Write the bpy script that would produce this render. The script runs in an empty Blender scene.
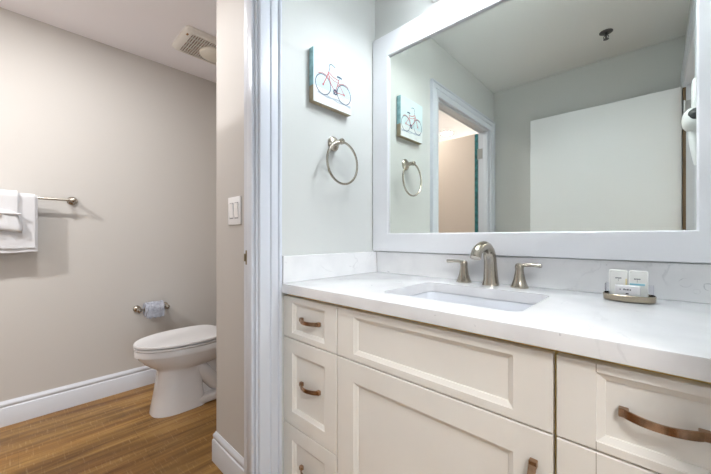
import bpy, bmesh, math, random
from mathutils import Vector, Matrix
random.seed(7)
C = bpy.context.scene.collection
sc = bpy.context.scene
PI = math.pi

# ------------------------------------------------------------------ camera, world, exposure
cam_d = bpy.data.cameras.new('camera')
cam_d.sensor_width = 36.0
cam_d.lens = 318.02 / 711 * 36.0
cam_d.shift_y = 0.34 / 711
cam_d.clip_start = 0.01
cam = bpy.data.objects.new('camera', cam_d)
C.objects.link(cam)
cam.location = (0, 0, 1.08)
cam.rotation_euler = (PI / 2, 0, math.radians(43.3355))
sc.camera = cam

w = bpy.data.worlds.new('world')
sc.world = w
w.use_nodes = True
WORLD_STRENGTH = 3.0
w.node_tree.nodes['Background'].inputs[0].default_value = (0.86, 0.93, 1.0, 1)
w.node_tree.nodes['Background'].inputs[1].default_value = WORLD_STRENGTH

VANITY_L = 4.0         # radiance of the vanity lamp's glass shades
BULB_L = 118.0          # radiance of the open ends of those shades
DOWN_W = 6.0 
SHOWER_W = 21.0
HALL_FILL_L = 34.0         # radiance of the fill dome added in the hall
VANITY_C = (0.895, 0.965, 1.0, 1)
WARM_C = (1.0, 0.983, 0.97, 1)
HALL_FILL_C = (1.0, 0.975, 0.95, 1)

sc.view_settings.view_transform = 'Standard'
sc.view_settings.look = 'None'
sc.view_settings.exposure = 1.10
sc.view_settings.gamma = 1.0
sc.view_settings.use_curve_mapping = False
sc.cycles.use_denoising = True
sc.cycles.max_bounces = 10
sc.cycles.diffuse_bounces = 6
sc.cycles.caustics_reflective = False
sc.cycles.caustics_refractive = False
sc.cycles.sample_clamp_indirect = 6.0

H = 1.08               # eye height; heights below are written as H + offset from the eye

# ------------------------------------------------------------------ materials
def newmat(name):
    m = bpy.data.materials.new(name)
    m.use_nodes = True
    return m, m.node_tree, m.node_tree.nodes['Principled BSDF']

def plain(name, col, rough=0.5, metal=0.0, spec=0.5, coat=0.0, bump=0.0, bscale=200.0, vary=0.0, vscale=4.0):
    m, nt, p = newmat(name)
    p.inputs['Base Color'].default_value = (*col, 1)
    p.inputs['Roughness'].default_value = rough
    p.inputs['Metallic'].default_value = metal
    p.inputs['Specular IOR Level'].default_value = spec
    p.inputs['Coat Weight'].default_value = coat
    tc = nt.nodes.new('ShaderNodeTexCoord')
    if bump > 0:
        n = nt.nodes.new('ShaderNodeTexNoise'); n.inputs['Scale'].default_value = bscale
        n.inputs['Detail'].default_value = 3
        b = nt.nodes.new('ShaderNodeBump'); b.inputs['Strength'].default_value = bump
        b.inputs['Distance'].default_value = 0.002
        nt.links.new(tc.outputs['Object'], n.inputs['Vector'])
        nt.links.new(n.outputs['Fac'], b.inputs['Height'])
        nt.links.new(b.outputs['Normal'], p.inputs['Normal'])
    if vary > 0:
        n2 = nt.nodes.new('ShaderNodeTexNoise'); n2.inputs['Scale'].default_value = vscale
        n2.inputs['Detail'].default_value = 4
        mr = nt.nodes.new('ShaderNodeMapRange')
        mr.inputs['From Min'].default_value = 0.3; mr.inputs['From Max'].default_value = 0.7
        mr.inputs['To Min'].default_value = 1 - vary; mr.inputs['To Max'].default_value = 1 + vary
        mx = nt.nodes.new('ShaderNodeMix'); mx.data_type = 'RGBA'; mx.blend_type = 'MULTIPLY'
        mx.inputs['Factor'].default_value = 1.0
        mx.inputs['A'].default_value = (*col, 1)
        nt.links.new(tc.outputs['Object'], n2.inputs['Vector'])
        nt.links.new(n2.outputs['Fac'], mr.inputs['Value'])
        nt.links.new(mr.outputs['Result'], mx.inputs['B'])
        nt.links.new(mx.outputs['Result'], p.inputs['Base Color'])
    return m

def emit(name, col, strength, base=(0.9, 0.9, 0.9)):
    m, nt, p = newmat(name)
    p.inputs['Base Color'].default_value = (*base, 1)
    p.inputs['Emission Color'].default_value = col
    p.inputs['Emission Strength'].default_value = strength
    return m

M = {}
M['wall_vanity'] = plain('sage_white_paint', (0.60, 0.613, 0.60), 0.62, bump=0.06, bscale=260)
M['wall_toilet'] = plain('greige_paint', (0.535, 0.515, 0.49), 0.62, bump=0.06, bscale=260)
M['wall_hall'] = plain('hall_paint', (0.7, 0.66, 0.6), 0.7)
M['ceiling'] = plain('ceiling_paint', (0.86, 0.85, 0.89), 0.8, bump=0.05, bscale=180)
M['ceiling_vanity'] = plain('vanity_ceiling_paint', (0.83, 0.845, 0.845), 0.8, bump=0.05, bscale=180)
M['trim'] = plain('trim_gloss_paint', (0.63, 0.66, 0.72), 0.28, bump=0.02, bscale=60)
M['mirror_frame'] = plain('mirror_frame_paint', (0.78, 0.79, 0.825), 0.3, bump=0.02, bscale=60)
M['door'] = plain('door_paint', (0.80, 0.82, 0.84), 0.33, bump=0.02, bscale=40)
M['cabinet'] = plain('cabinet_paint', (0.85, 0.825, 0.78), 0.36, bump=0.02, bscale=50, vary=0.025, vscale=5)
M['carcass'] = plain('cabinet_carcass_maple', (0.78, 0.58, 0.22), 0.5, vary=0.15, vscale=9)
M['nickel'] = plain('satin_nickel', (0.42, 0.38, 0.325), 0.24, metal=1.0)
M['bronze'] = plain('brushed_copper_bronze', (0.40, 0.245, 0.15), 0.22, metal=1.0, vary=0.35, vscale=45)
M['porcelain'] = plain('porcelain', (0.72, 0.72, 0.74), 0.12, coat=0.3)
M['seat'] = plain('seat_plastic', (0.77, 0.77, 0.785), 0.25)
M['basin'] = plain('basin_porcelain', (0.66, 0.68, 0.73), 0.14, coat=0.2)
M['white_plastic'] = plain('white_plastic', (0.82, 0.83, 0.84), 0.35)
M['grille'] = plain('fan_plastic_ivory', (0.72, 0.70, 0.66), 0.45)
M['fan_dark'] = plain('fan_interior_brown', (0.30, 0.15, 0.055), 0.8)
M['lens'] = plain('fan_lens_plastic', (0.74, 0.71, 0.63), 0.3)
M['black'] = plain('black_plastic', (0.012, 0.012, 0.016), 0.35)
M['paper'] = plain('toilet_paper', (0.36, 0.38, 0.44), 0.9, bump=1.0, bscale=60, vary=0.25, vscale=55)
M['towel'] = plain('terry_cloth', (0.62, 0.625, 0.645), 0.95, bump=0.8, bscale=420)
M['switch_gap'] = plain('switch_gap_grey', (0.30, 0.31, 0.33), 0.5)
M['peach_door'] = plain('beige_door_tone', (0.70, 0.57, 0.49), 0.4)  # one even peach-beige tone over the whole leaf
M['enamel'] = plain('white_enamel', (0.88, 0.88, 0.88), 0.3)
M['shade_joint'] = plain('gap_shade_and_joint_brown', (0.13, 0.08, 0.035), 0.5, vary=0.2, vscale=12)  # brown for the shade in the entry door gap, and for drawer joint lines
M['teal_gap'] = plain('teal_hinge_gap', (0.03, 0.16, 0.17), 0.35, vary=0.5, vscale=30)
M['tray'] = plain('tray_bronze_nickel', (0.38, 0.325, 0.25), 0.2, metal=1.0)
M['dark_steel'] = plain('dark_chrome', (0.16, 0.165, 0.17), 0.3, metal=1.0)
M['steel'] = plain('hinge_steel', (0.42, 0.43, 0.43), 0.35, metal=1.0)
M['brass'] = plain('strike_brass', (0.30, 0.25, 0.17), 0.4, metal=1.0)
M['soap'] = plain('soap_wrapper', (0.90, 0.90, 0.87), 0.45)
M['carton'] = plain('carton_white', (0.82, 0.81, 0.83), 0.5)
M['ink'] = plain('grey_ink', (0.10, 0.10, 0.12), 0.6)
M['blue_ink'] = plain('pale_blue_ink', (0.30, 0.62, 0.74), 0.6)
M['yellow_ink'] = plain('pale_yellow_ink', (0.85, 0.74, 0.40), 0.6)
M['sky_paint'] = plain('canvas_aqua', (0.58, 0.72, 0.75), 0.7, bump=0.3, bscale=500, vary=0.05, vscale=14)
M['ground_paint'] = plain('canvas_cream', (0.69, 0.72, 0.725), 0.7, bump=0.3, bscale=500, vary=0.06, vscale=30)
M['side_aqua'] = plain('canvas_edge_teal', (0.30, 0.52, 0.56), 0.7, vary=0.25, vscale=40)
M['side_tan'] = plain('canvas_edge_tan', (0.40, 0.33, 0.22), 0.7, vary=0.2, vscale=40)
M['bike_red'] = plain('bike_red_paint', (0.50, 0.13, 0.14), 0.6)
M['bike_navy'] = plain('bike_navy_paint', (0.06, 0.085, 0.14), 0.6)
M['bike_grey'] = plain('bike_shadow_wash', (0.38, 0.44, 0.50), 0.7)
M['vanity_glow'] = emit('lit_frosted_glass', VANITY_C, VANITY_L)
M['bulb_glow'] = emit('lit_bulb', VANITY_C, BULB_L)
M['down_glow'] = emit('lit_ceiling_lens', WARM_C, 12.0)
M['hall_fill_glow'] = emit('hall_fill_dome', HALL_FILL_C, HALL_FILL_L)

m, nt, p = newmat('silvered_glass')
p.inputs['Base Color'].default_value = (0.88, 0.905, 0.845, 1)
p.inputs['Metallic'].default_value = 1.0
p.inputs['Roughness'].default_value = 0.0
M['mirror'] = m

def clear_glass(name, tint, rough=0.02):
    m, nt, p = newmat(name)
    nt.nodes.remove(p)
    out = nt.nodes['Material Output']
    tr = nt.nodes.new('ShaderNodeBsdfTransparent'); tr.inputs[0].default_value = (*tint, 1)
    gl = nt.nodes.new('ShaderNodeBsdfGlossy'); gl.inputs['Roughness'].default_value = rough
    fr = nt.nodes.new('ShaderNodeFresnel'); fr.inputs['IOR'].default_value = 1.45
    mx = nt.nodes.new('ShaderNodeMixShader')
    nt.links.new(fr.outputs[0], mx.inputs[0]); nt.links.new(tr.outputs[0], mx.inputs[1]); nt.links.new(gl.outputs[0], mx.inputs[2])
    nt.links.new(mx.outputs[0], out.inputs[0])
    return m
M['acrylic'] = clear_glass('clear_acrylic', (0.95, 0.95, 0.97), 0.08)
M['pane'] = clear_glass('fill_window_pane', (0.96, 0.98, 0.98))

# (x, z, radius) of the curled grey veins in the backsplash, measured from its own base
QUARTZ_RINGS = ((0.516, 0.052, 0.012), (0.538, 0.030, 0.006), (0.560, 0.045, 0.010))
# quartz: white with soft grey clouds and a few thin dark veins
m, nt, p = newmat('white_quartz')
N, L = nt.nodes, nt.links
tc = N.new('ShaderNodeTexCoord')
n1 = N.new('ShaderNodeTexNoise'); n1.inputs['Scale'].default_value = 2.6; n1.inputs['Detail'].default_value = 6
n1.inputs['Distortion'].default_value = 1.6
L.new(tc.outputs['Object'], n1.inputs['Vector'])
sub = N.new('ShaderNodeMath'); sub.operation = 'SUBTRACT'; sub.inputs[1].default_value = 0.5
L.new(n1.outputs['Fac'], sub.inputs[0])
ab = N.new('ShaderNodeMath'); ab.operation = 'ABSOLUTE'; L.new(sub.outputs[0], ab.inputs[0])
r1 = N.new('ShaderNodeMapRange'); r1.inputs['From Min'].default_value = 0.0; r1.inputs['From Max'].default_value = 0.012
r1.inputs['To Min'].default_value = 1.0; r1.inputs['To Max'].default_value = 0.0
L.new(ab.outputs[0], r1.inputs['Value'])
n2 = N.new('ShaderNodeTexNoise'); n2.inputs['Scale'].default_value = 7.0; n2.inputs['Detail'].default_value = 2
L.new(tc.outputs['Object'], n2.inputs['Vector'])
r2 = N.new('ShaderNodeMapRange'); r2.inputs['From Min'].default_value = 0.55; r2.inputs['From Max'].default_value = 0.68
L.new(n2.outputs['Fac'], r2.inputs['Value'])
mul = N.new('ShaderNodeMath'); mul.operation = 'MULTIPLY'
L.new(r1.outputs['Result'], mul.inputs[0]); L.new(r2.outputs['Result'], mul.inputs[1])
sc2 = N.new('ShaderNodeMath'); sc2.operation = 'MULTIPLY'; sc2.inputs[1].default_value = 0.26
L.new(mul.outputs[0], sc2.inputs[0])
n3 = N.new('ShaderNodeTexNoise'); n3.inputs['Scale'].default_value = 9.0; n3.inputs['Detail'].default_value = 5
L.new(tc.outputs['Object'], n3.inputs['Vector'])
cr = N.new('ShaderNodeValToRGB')
cr.color_ramp.elements[0].position = 0.3; cr.color_ramp.elements[0].color = (0.73, 0.73, 0.745, 1)
cr.color_ramp.elements[1].position = 0.6; cr.color_ramp.elements[1].color = (0.80, 0.80, 0.81, 1)
L.new(n3.outputs['Fac'], cr.inputs[0])
def mth(op, a, b=None):
    n = N.new('ShaderNodeMath'); n.operation = op
    for i, v in enumerate((a, b)):
        if v is None: continue
        if isinstance(v, (int, float)): n.inputs[i].default_value = v
        else: L.new(v, n.inputs[i])
    return n.outputs[0]
nf = N.new('ShaderNodeTexNoise'); nf.inputs['Scale'].default_value = 34; nf.inputs['Detail'].default_value = 3; nf.inputs['Distortion'].default_value = 1.2
L.new(tc.outputs['Object'], nf.inputs['Vector'])
fleck = mth('MULTIPLY', mth('MINIMUM', mth('MAXIMUM', mth('MULTIPLY', mth('SUBTRACT', nf.outputs['Fac'], 0.725), 14.0), 0.0), 1.0), 0.8)
sep = N.new('ShaderNodeSeparateXYZ'); L.new(tc.outputs['Object'], sep.inputs[0])
nw = N.new('ShaderNodeTexNoise'); nw.inputs['Scale'].default_value = 60; nw.inputs['Detail'].default_value = 3
L.new(tc.outputs['Object'], nw.inputs['Vector'])
fac = mth('MAXIMUM', sc2.outputs[0], fleck)
for vx, vz, vr in QUARTZ_RINGS:
    dx = mth('SUBTRACT', sep.outputs['X'], vx); dz = mth('SUBTRACT', sep.outputs['Z'], vz)
    rr_ = mth('SQRT', mth('ADD', mth('MULTIPLY', dx, dx), mth('MULTIPLY', dz, dz)))
    rr_ = mth('ADD', rr_, mth('MULTIPLY', mth('SUBTRACT', nw.outputs['Fac'], 0.5), 0.012))
    line = mth('SUBTRACT', 1.0, mth('DIVIDE', mth('ABSOLUTE', mth('SUBTRACT', rr_, vr)), 0.0016))
    part = mth('MINIMUM', mth('MAXIMUM', mth('MULTIPLY', mth('SUBTRACT', nw.outputs['Fac'], 0.38), 5.0), 0.0), 1.0)
    fac = mth('MAXIMUM', fac, mth('MULTIPLY', mth('MULTIPLY', mth('MAXIMUM', line, 0.0), part), 0.6))
mx = N.new('ShaderNodeMix'); mx.data_type = 'RGBA'
mx.inputs['B'].default_value = (0.33, 0.33, 0.36, 1)
L.new(fac, mx.inputs['Factor']); L.new(cr.outputs[0], mx.inputs['A'])
L.new(mx.outputs['Result'], p.inputs['Base Color'])
p.inputs['Roughness'].default_value = 0.16
M['quartz'] = m

# wood-look floor, boards running along Y
m, nt, p = newmat('wood_plank_floor')
N, L = nt.nodes, nt.links
tc = N.new('ShaderNodeTexCoord')
mp = N.new('ShaderNodeMapping'); mp.inputs['Rotation'].default_value = (0, 0, PI / 2)
L.new(tc.outputs['Object'], mp.inputs['Vector'])
br = N.new('ShaderNodeTexBrick')
br.offset = 0.37
br.inputs['Color1'].default_value = (0.62, 0.62, 0.62, 1); br.inputs['Color2'].default_value = (1.0, 1.0, 1.0, 1)
br.inputs['Mortar'].default_value = (0.5, 0.5, 0.5, 1)
br.inputs['Scale'].default_value = 1.0; br.inputs['Mortar Size'].default_value = 0.0012
br.inputs['Brick Width'].default_value = 1.2; br.inputs['Row Height'].default_value = 0.155
L.new(mp.outputs['Vector'], br.inputs['Vector'])
ms = N.new('ShaderNodeMapping'); ms.inputs['Scale'].default_value = (16, 0.9, 1)
L.new(tc.outputs['Object'], ms.inputs['Vector'])
g1 = N.new('ShaderNodeTexNoise'); g1.inputs['Scale'].default_value = 1.5; g1.inputs['Detail'].default_value = 8
g1.inputs['Roughness'].default_value = 0.62; g1.inputs['Distortion'].default_value = 0.5
L.new(ms.outputs['Vector'], g1.inputs['Vector'])
rp = N.new('ShaderNodeValToRGB')
e = rp.color_ramp.elements
e[0].position = 0.28; e[0].color = (0.13, 0.046, 0.009, 1)
e[1].position = 0.72; e[1].color = (0.48, 0.285, 0.085, 1)
e2 = rp.color_ramp.elements.new(0.5); e2.color = (0.285, 0.145, 0.036, 1)
L.new(g1.outputs['Fac'], rp.inputs[0])
mb = N.new('ShaderNodeMix'); mb.data_type = 'RGBA'; mb.blend_type = 'MULTIPLY'; mb.inputs['Factor'].default_value = 0.55
L.new(rp.outputs[0], mb.inputs['A']); L.new(br.outputs['Color'], mb.inputs['B'])
lf = N.new('ShaderNodeMapping'); lf.inputs['Scale'].default_value = (3.2, 1.1, 1); L.new(tc.outputs['Object'], lf.inputs['Vector'])
ln = N.new('ShaderNodeTexNoise'); ln.inputs['Scale'].default_value = 1.3; ln.inputs['Detail'].default_value = 5; L.new(lf.outputs['Vector'], ln.inputs['Vector'])
lr = N.new('ShaderNodeMapRange'); lr.inputs['From Min'].default_value = 0.32; lr.inputs['From Max'].default_value = 0.68
lr.inputs['To Min'].default_value = 0.60; lr.inputs['To Max'].default_value = 1.12; L.new(ln.outputs['Fac'], lr.inputs['Value'])
m3 = N.new('ShaderNodeMix'); m3.data_type = 'RGBA'; m3.blend_type = 'MULTIPLY'; m3.inputs['Factor'].default_value = 1.0
L.new(mb.outputs['Result'], m3.inputs['A']); L.new(lr.outputs['Result'], m3.inputs['B'])
mw = N.new('ShaderNodeMapping'); mw.inputs['Scale'].default_value = (14, 130, 1)
L.new(tc.outputs['Object'], mw.inputs['Vector'])
sw = N.new('ShaderNodeTexNoise'); sw.inputs['Scale'].default_value = 1.0; sw.inputs['Detail'].default_value = 3
L.new(mw.outputs['Vector'], sw.inputs['Vector'])
rs = N.new('ShaderNodeMapRange'); rs.inputs['From Min'].default_value = 0.58; rs.inputs['From Max'].default_value = 0.78
rs.inputs['To Max'].default_value = 0.32
L.new(sw.outputs['Fac'], rs.inputs['Value'])
ml = N.new('ShaderNodeMix'); ml.data_type = 'RGBA'; ml.inputs['B'].default_value = (0.62, 0.45, 0.26, 1)
L.new(rs.outputs['Result'], ml.inputs['Factor']); L.new(m3.outputs['Result'], ml.inputs['A'])
L.new(ml.outputs['Result'], p.inputs['Base Color'])
p.inputs['Roughness'].default_value = 0.42
bp = N.new('ShaderNodeBump'); bp.inputs['Strength'].default_value = 0.12; bp.inputs['Distance'].default_value = 0.002
L.new(g1.outputs['Fac'], bp.inputs['Height']); L.new(bp.outputs['Normal'], p.inputs['Normal'])
M['floor'] = m

# ------------------------------------------------------------------ mesh helpers
def absloc(o):
    v = Vector((0, 0, 0))
    while o is not None:
        v += o.location; o = o.parent
    return v

def obj(name, bm, mat, parent=None, sharp=0.6, kind=None):
    """link a bmesh written in world coordinates as one mesh object (below parent if given)"""
    bmesh.ops.recalc_face_normals(bm, faces=bm.faces)
    for f in bm.faces: f.smooth = True
    for e in bm.edges:
        if len(e.link_faces) != 2 or e.calc_face_angle(3.0) > sharp: e.smooth = False
    me = bpy.data.meshes.new(name)
    if parent is not None:
        bmesh.ops.translate(bm, verts=bm.verts, vec=-absloc(parent))
    bm.to_mesh(me); bm.free()
    for mm in (mat if isinstance(mat, (list, tuple)) else [mat]): me.materials.append(mm)
    o = bpy.data.objects.new(name, me); C.objects.link(o)
    if parent is not None: o.parent = parent
    if kind: o['kind'] = kind
    return o

def struct(name, bm, mat, parent=None):
    return obj(name, bm, mat, parent, kind=None if parent else 'structure')

def tag(o, label, cat, group=None):
    o['label'] = label; o['category'] = cat
    if group: o['group'] = group
    return o

def thing(name, label, cat, loc, group=None):
    o = bpy.data.objects.new(name, None); C.objects.link(o)
    o.empty_display_size = 0.05; o.location = loc
    return tag(o, label, cat, group)

def rebase(o):
    """put a top-level mesh's origin at the middle of its base"""
    xs = [v.co for v in o.data.vertices]
    c = Vector(((min(v.x for v in xs) + max(v.x for v in xs)) / 2, (min(v.y for v in xs) + max(v.y for v in xs)) / 2, min(v.z for v in xs)))
    o.data.transform(Matrix.Translation(-c)); o.location = c
    return o

def nb(): return bmesh.new()

def box(bm, x0, x1, y0, y1, z0, z1, bev=0.0, seg=2, mi=0):
    v = [bm.verts.new((x, y, z)) for x in (x0, x1) for y in (y0, y1) for z in (z0, z1)]
    q = [(0, 1, 3, 2), (4, 6, 7, 5), (0, 4, 5, 1), (2, 3, 7, 6), (0, 2, 6, 4), (1, 5, 7, 3)]
    fs = [bm.faces.new([v[i] for i in f]) for f in q]
    for f in fs: f.material_index = mi
    if bev > 0:
        es = list({e for f in fs for e in f.edges})
        bmesh.ops.bevel(bm, geom=es, offset=bev, segments=seg, profile=0.5, affect='EDGES')
    return bm

def loft(bm, rings, cap0=True, cap1=True, closed=True, mi=0):
    vs = [[bm.verts.new(p) for p in r] for r in rings]
    n = len(vs[0])
    for a, b in zip(vs, vs[1:]):
        for i in range(n if closed else n - 1):
            j = (i + 1) % n
            f = bm.faces.new((a[i], a[j], b[j], b[i])); f.material_index = mi
    if cap0: bm.faces.new(vs[0][::-1]).material_index = mi
    if cap1: bm.faces.new(vs[-1]).material_index = mi
    return vs

def frame_axes(d):
    d = Vector(d).normalized()
    u = d.cross(Vector((0, 0, 1)))
    if u.length < 1e-3: u = d.cross(Vector((0, 1, 0)))
    u.normalize()
    return u, d.cross(u).normalized()

def lathe(bm, prof, c, axis=(0, 0, 1), n=24, mi=0):
    """prof: (radius, distance along axis)"""
    c = Vector(c); a = Vector(axis).normalized(); u, v = frame_axes(a)
    rings = [[c + a * h + (u * math.cos(2 * PI * i / n) + v * math.sin(2 * PI * i / n)) * max(r, 1e-4) for i in range(n)] for r, h in prof]
    loft(bm, rings, mi=mi)
    return bm

def tube(bm, pts, r, n=12, mi=0, closed=False, flat=1.0):
    pts = [Vector(p) for p in pts]
    m_ = len(pts)
    rr = r if isinstance(r, (list, tuple)) else [r] * m_
    rings = []; u = None
    for i, p in enumerate(pts):
        if closed: d = pts[(i + 1) % m_] - pts[i - 1]
        else: d = pts[min(i + 1, m_ - 1)] - pts[max(i - 1, 0)]
        d.normalize()
        if u is None: u, v = frame_axes(d)
        else:
            u = (u - d * u.dot(d)).normalized(); v = d.cross(u).normalized()
        rings.append([p + (u * math.cos(2 * PI * k / n) + v * math.sin(2 * PI * k / n) * flat) * rr[i] for k in range(n)])
    if closed:
        rings.append(rings[0])
        vs = [[bm.verts.new(p) for p in r_] for r_ in rings[:-1]]
        for i in range(m_):
            a, b = vs[i], vs[(i + 1) % m_]
            for k in range(n):
                bm.faces.new((a[k], a[(k + 1) % n], b[(k + 1) % n], b[k])).material_index = mi
    else: loft(bm, rings, mi=mi)
    return bm

def smooth_path(pts, k=5):
    """Catmull-Rom through the points"""
    P = [Vector(p) for p in pts]; out = []
    for i in range(len(P) - 1):
        p0, p1, p2, p3 = P[max(i - 1, 0)], P[i], P[i + 1], P[min(i + 2, len(P) - 1)]
        for j in range(k):
            t = j / k
            out.append(0.5 * ((2 * p1) + (p2 - p0) * t + (2 * p0 - 5 * p1 + 4 * p2 - p3) * t * t + (3 * p1 - p0 - 3 * p2 + p3) * t ** 3))
    out.append(P[-1]); return out

def lerp_list(a, n):
    """resample list of numbers to n values"""
    return [a[0] if n == 1 else (lambda x: a[int(x)] + (a[min(int(x) + 1, len(a) - 1)] - a[int(x)]) * (x - int(x)))(i * (len(a) - 1) / (n - 1)) for i in range(n)]

def rrect(cx, cy, hx, hy, r, z, n=6):
    out = []
    for qx, qy, a0 in ((1, 1, 0), (-1, 1, 1), (-1, -1, 2), (1, -1, 3)):
        for i in range(n + 1):
            a = (a0 + i / n) * PI / 2
            out.append(Vector((cx + qx * (hx - r) + r * math.cos(a), cy + qy * (hy - r) + r * math.sin(a), z)))
    return out

def superell(cx, cy, hx, hy, z, n=36, e=2.3):
    out = []
    for i in range(n):
        a = 2 * PI * i / n; c, s = math.cos(a), math.sin(a)
        out.append(Vector((cx + hx * math.copysign(abs(c) ** (2 / e), c), cy + hy * math.copysign(abs(s) ** (2 / e), s), z)))
    return out

def sweep2d(bm, path, prof):
    """baseboard: sweep (offset to the left of the path, height) along an XY path with mitres"""
    P = [Vector(p) for p in path]; rings = []
    for i, p in enumerate(P):
        ds = []
        if i > 0: ds.append((P[i] - P[i - 1]).normalized())
        if i < len(P) - 1: ds.append((P[i + 1] - P[i]).normalized())
        ns = [Vector((-d.y, d.x)) for d in ds]
        if len(ns) == 2:
            b = ns[0] + ns[1]; nrm = b / (1 + ns[0].dot(ns[1]))
        else: nrm = ns[0]
        rings.append([Vector((p.x + nrm.x * o, p.y + nrm.y * o, z)) for o, z in prof])
    loft(bm, rings)
    return bm

BASE_PROF = [(-0.001, 0), (0.0155, 0), (0.0155, 0.098), (0.0135, 0.104), (0.0095, 0.107), (0.0095, 0.111), (0.0115, 0.114), (0.0125, 0.122), (0.010, 0.131), (0.005, 0.137), (0.0035, 0.141), (-0.001, 0.141)]
# casing profile: (distance outward from the opening's edge, thickness)
CASE_PROF = [(0, 0), (0, 0.010), (0.003, 0.013), (0.036, 0.015), (0.039, 0.0105), (0.044, 0.0105), (0.047, 0.0165), (0.060, 0.0185), (0.072, 0.017), (0.0745, 0.0125), (0.078, 0.0125), (0.080, 0.019), (0.085, 0.0215), (0.090, 0.020), (0.090, 0)]

def casing(bm, y0, y1, ztop, place, zbot=0.0, prof=CASE_PROF, clip0=None):
    """U-shaped door casing around y0..y1, up to ztop; place(y, depth, z) -> 3D"""
    rings = []
    for k in range(4):
        r = []
        for w_, d in prof:
            ya = y0 - w_
            yb = y1 + (min(w_, clip0) if clip0 is not None else w_)
            zz = zbot if k in (0, 3) else ztop + w_
            r.append(Vector(place(ya if k < 2 else yb, d, zz)))
        rings.append(r)
    loft(bm, rings)
    return bm

def wallbox(name, mat, *boxes):
    bm = nb()
    for b in boxes: box(bm, *b)
    return struct(name, bm, mat)

# ------------------------------------------------------------------ dimensions
XS, XR = -1.0716, 0.139            # vanity room side walls
XSB, XRB = -1.160, 0.255           # their far faces
YB, YR = 1.2852, -0.4227           # back wall and the wall behind the camera
XL = -2.7176                       # toilet room's left wall
YP, XP = 0.658, -1.546             # the partition beside the toilet
YE = -1.62                         # toilet room's near end
CZ = H + 1.3119                    # ceiling
OY0, OY1 = -0.320, 0.602           # toilet room doorway
EY0, EY1 = -0.322, 0.552           # entry doorway
DZ = 2.030
HX = 2.25

# ------------------------------------------------------------------ setting
bm = nb(); box(bm, XL - 0.1, HX + 0.1, YE - 0.1, YB + 0.4, -0.08, 0.0); struct('floor', bm, M['floor'])
bm = nb(); box(bm, XL - 0.1, (XS + XSB) / 2, YE - 0.1, YB + 0.4, CZ, CZ + 0.08); box(bm, (XS + XSB) / 2, HX + 0.1, YE - 0.1, YB + 0.4, CZ, CZ + 0.08, mi=1); struct('ceiling', bm, [M['ceiling'], M['ceiling_vanity']])
wallbox('wall_left', M['wall_toilet'], (XL - 0.1, XL, YE - 0.1, YB + 0.1, 0, CZ))
# back wall: vanity stretch and toilet stretch in their own paints
bm = nb()
box(bm, XL, XSB, YB, YB + 0.1, 0, CZ, mi=1); box(bm, XSB, XRB, YB, YB + 0.1, 0, CZ, mi=0)
struct('wall_back', bm, [M['wall_vanity'], M['wall_toilet']])
# the dividing wall with the toilet room's doorway: two faces, two paints
bm = nb(); XM = (XS + XSB) / 2
for a, b, mi in ((XM, XS, 0), (XSB, XM, 1)):
    box(bm, a, b, OY1 + 0.015, YB, 0, CZ, mi=mi)
    box(bm, a, b, YR - 0.1, OY0 - 0.015, 0, CZ, mi=mi)
    box(bm, a, b, OY0 - 0.015, OY1 + 0.015, DZ + 0.015, CZ, mi=mi)
struct('wall_center', bm, [M['wall_vanity'], M['wall_toilet']])
wallbox('wall_partition', M['wall_toilet'], (XP, XSB, YP, YB, 0, CZ))
wallbox('wall_rear', M['wall_vanity'], (XS, XRB, YR - 0.1, YR, 0, CZ))
wallbox('wall_shower', M['wall_toilet'], (XL, XSB, YE - 0.1, YE, 0, CZ))
wallbox('wall_shower_side', M['wall_toilet'], (XSB, XS, YE - 0.1, YR - 0.1, 0, CZ))
bm = nb(); XN = (XR + XRB) / 2
for a, b, mi in ((XR, XN, 0), (XN, XRB, 1)):
    box(bm, a, b, EY1 + 0.015, YB, 0, CZ, mi=mi)
    box(bm, a, b, YR, EY0 - 0.015, 0, CZ, mi=mi)
    box(bm, a, b, EY0 - 0.015, EY1 + 0.015, DZ + 0.018, CZ, mi=mi)
struct('wall_right', bm, [M['wall_vanity'], M['wall_hall']])
# unseen hall beyond the entry, with a window added for fill light
WY0, WY1, WZ0, WZ1 = -0.75, 0.95, 0.55, 2.15
wallbox('wall_hall_end', M['wall_hall'], (HX, HX + 0.1, YE, WY0, 0, CZ), (HX, HX + 0.1, WY1, YB + 0.4, 0, CZ),
        (HX, HX + 0.1, WY0, WY1, 0, WZ0), (HX, HX + 0.1, WY0, WY1, WZ1, CZ))
wallbox('wall_hall_left', M['wall_hall'], (XRB, HX, YB + 0.3, YB + 0.4, 0, CZ), (XR, XRB, YB + 0.1, YB + 0.4, 0, CZ))
wallbox('wall_hall_right', M['wall_hall'], (XRB, HX, YE - 0.1, YE, 0, CZ), (XRB - 0.1, XRB, YE, YR - 0.1, 0, CZ))
bm = nb()
for b in ((WY0, WY0 + 0.05, WZ0, WZ1), (WY1 - 0.05, WY1, WZ0, WZ1), (WY0 + 0.05, WY1 - 0.05, WZ0, WZ0 + 0.05), (WY0 + 0.05, WY1 - 0.05, WZ1 - 0.05, WZ1), (0.08, 0.12, WZ0 + 0.05, WZ1 - 0.05)):
    box(bm, HX + 0.02, HX + 0.07, *b)
win = struct('fill_window_1', bm, M['trim'])
bm = nb(); box(bm, HX + 0.04, HX + 0.046, WY0 + 0.05, WY1 - 0.05, WZ0 + 0.05, WZ1 - 0.05); obj('pane', bm, M['pane'], win)

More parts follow.
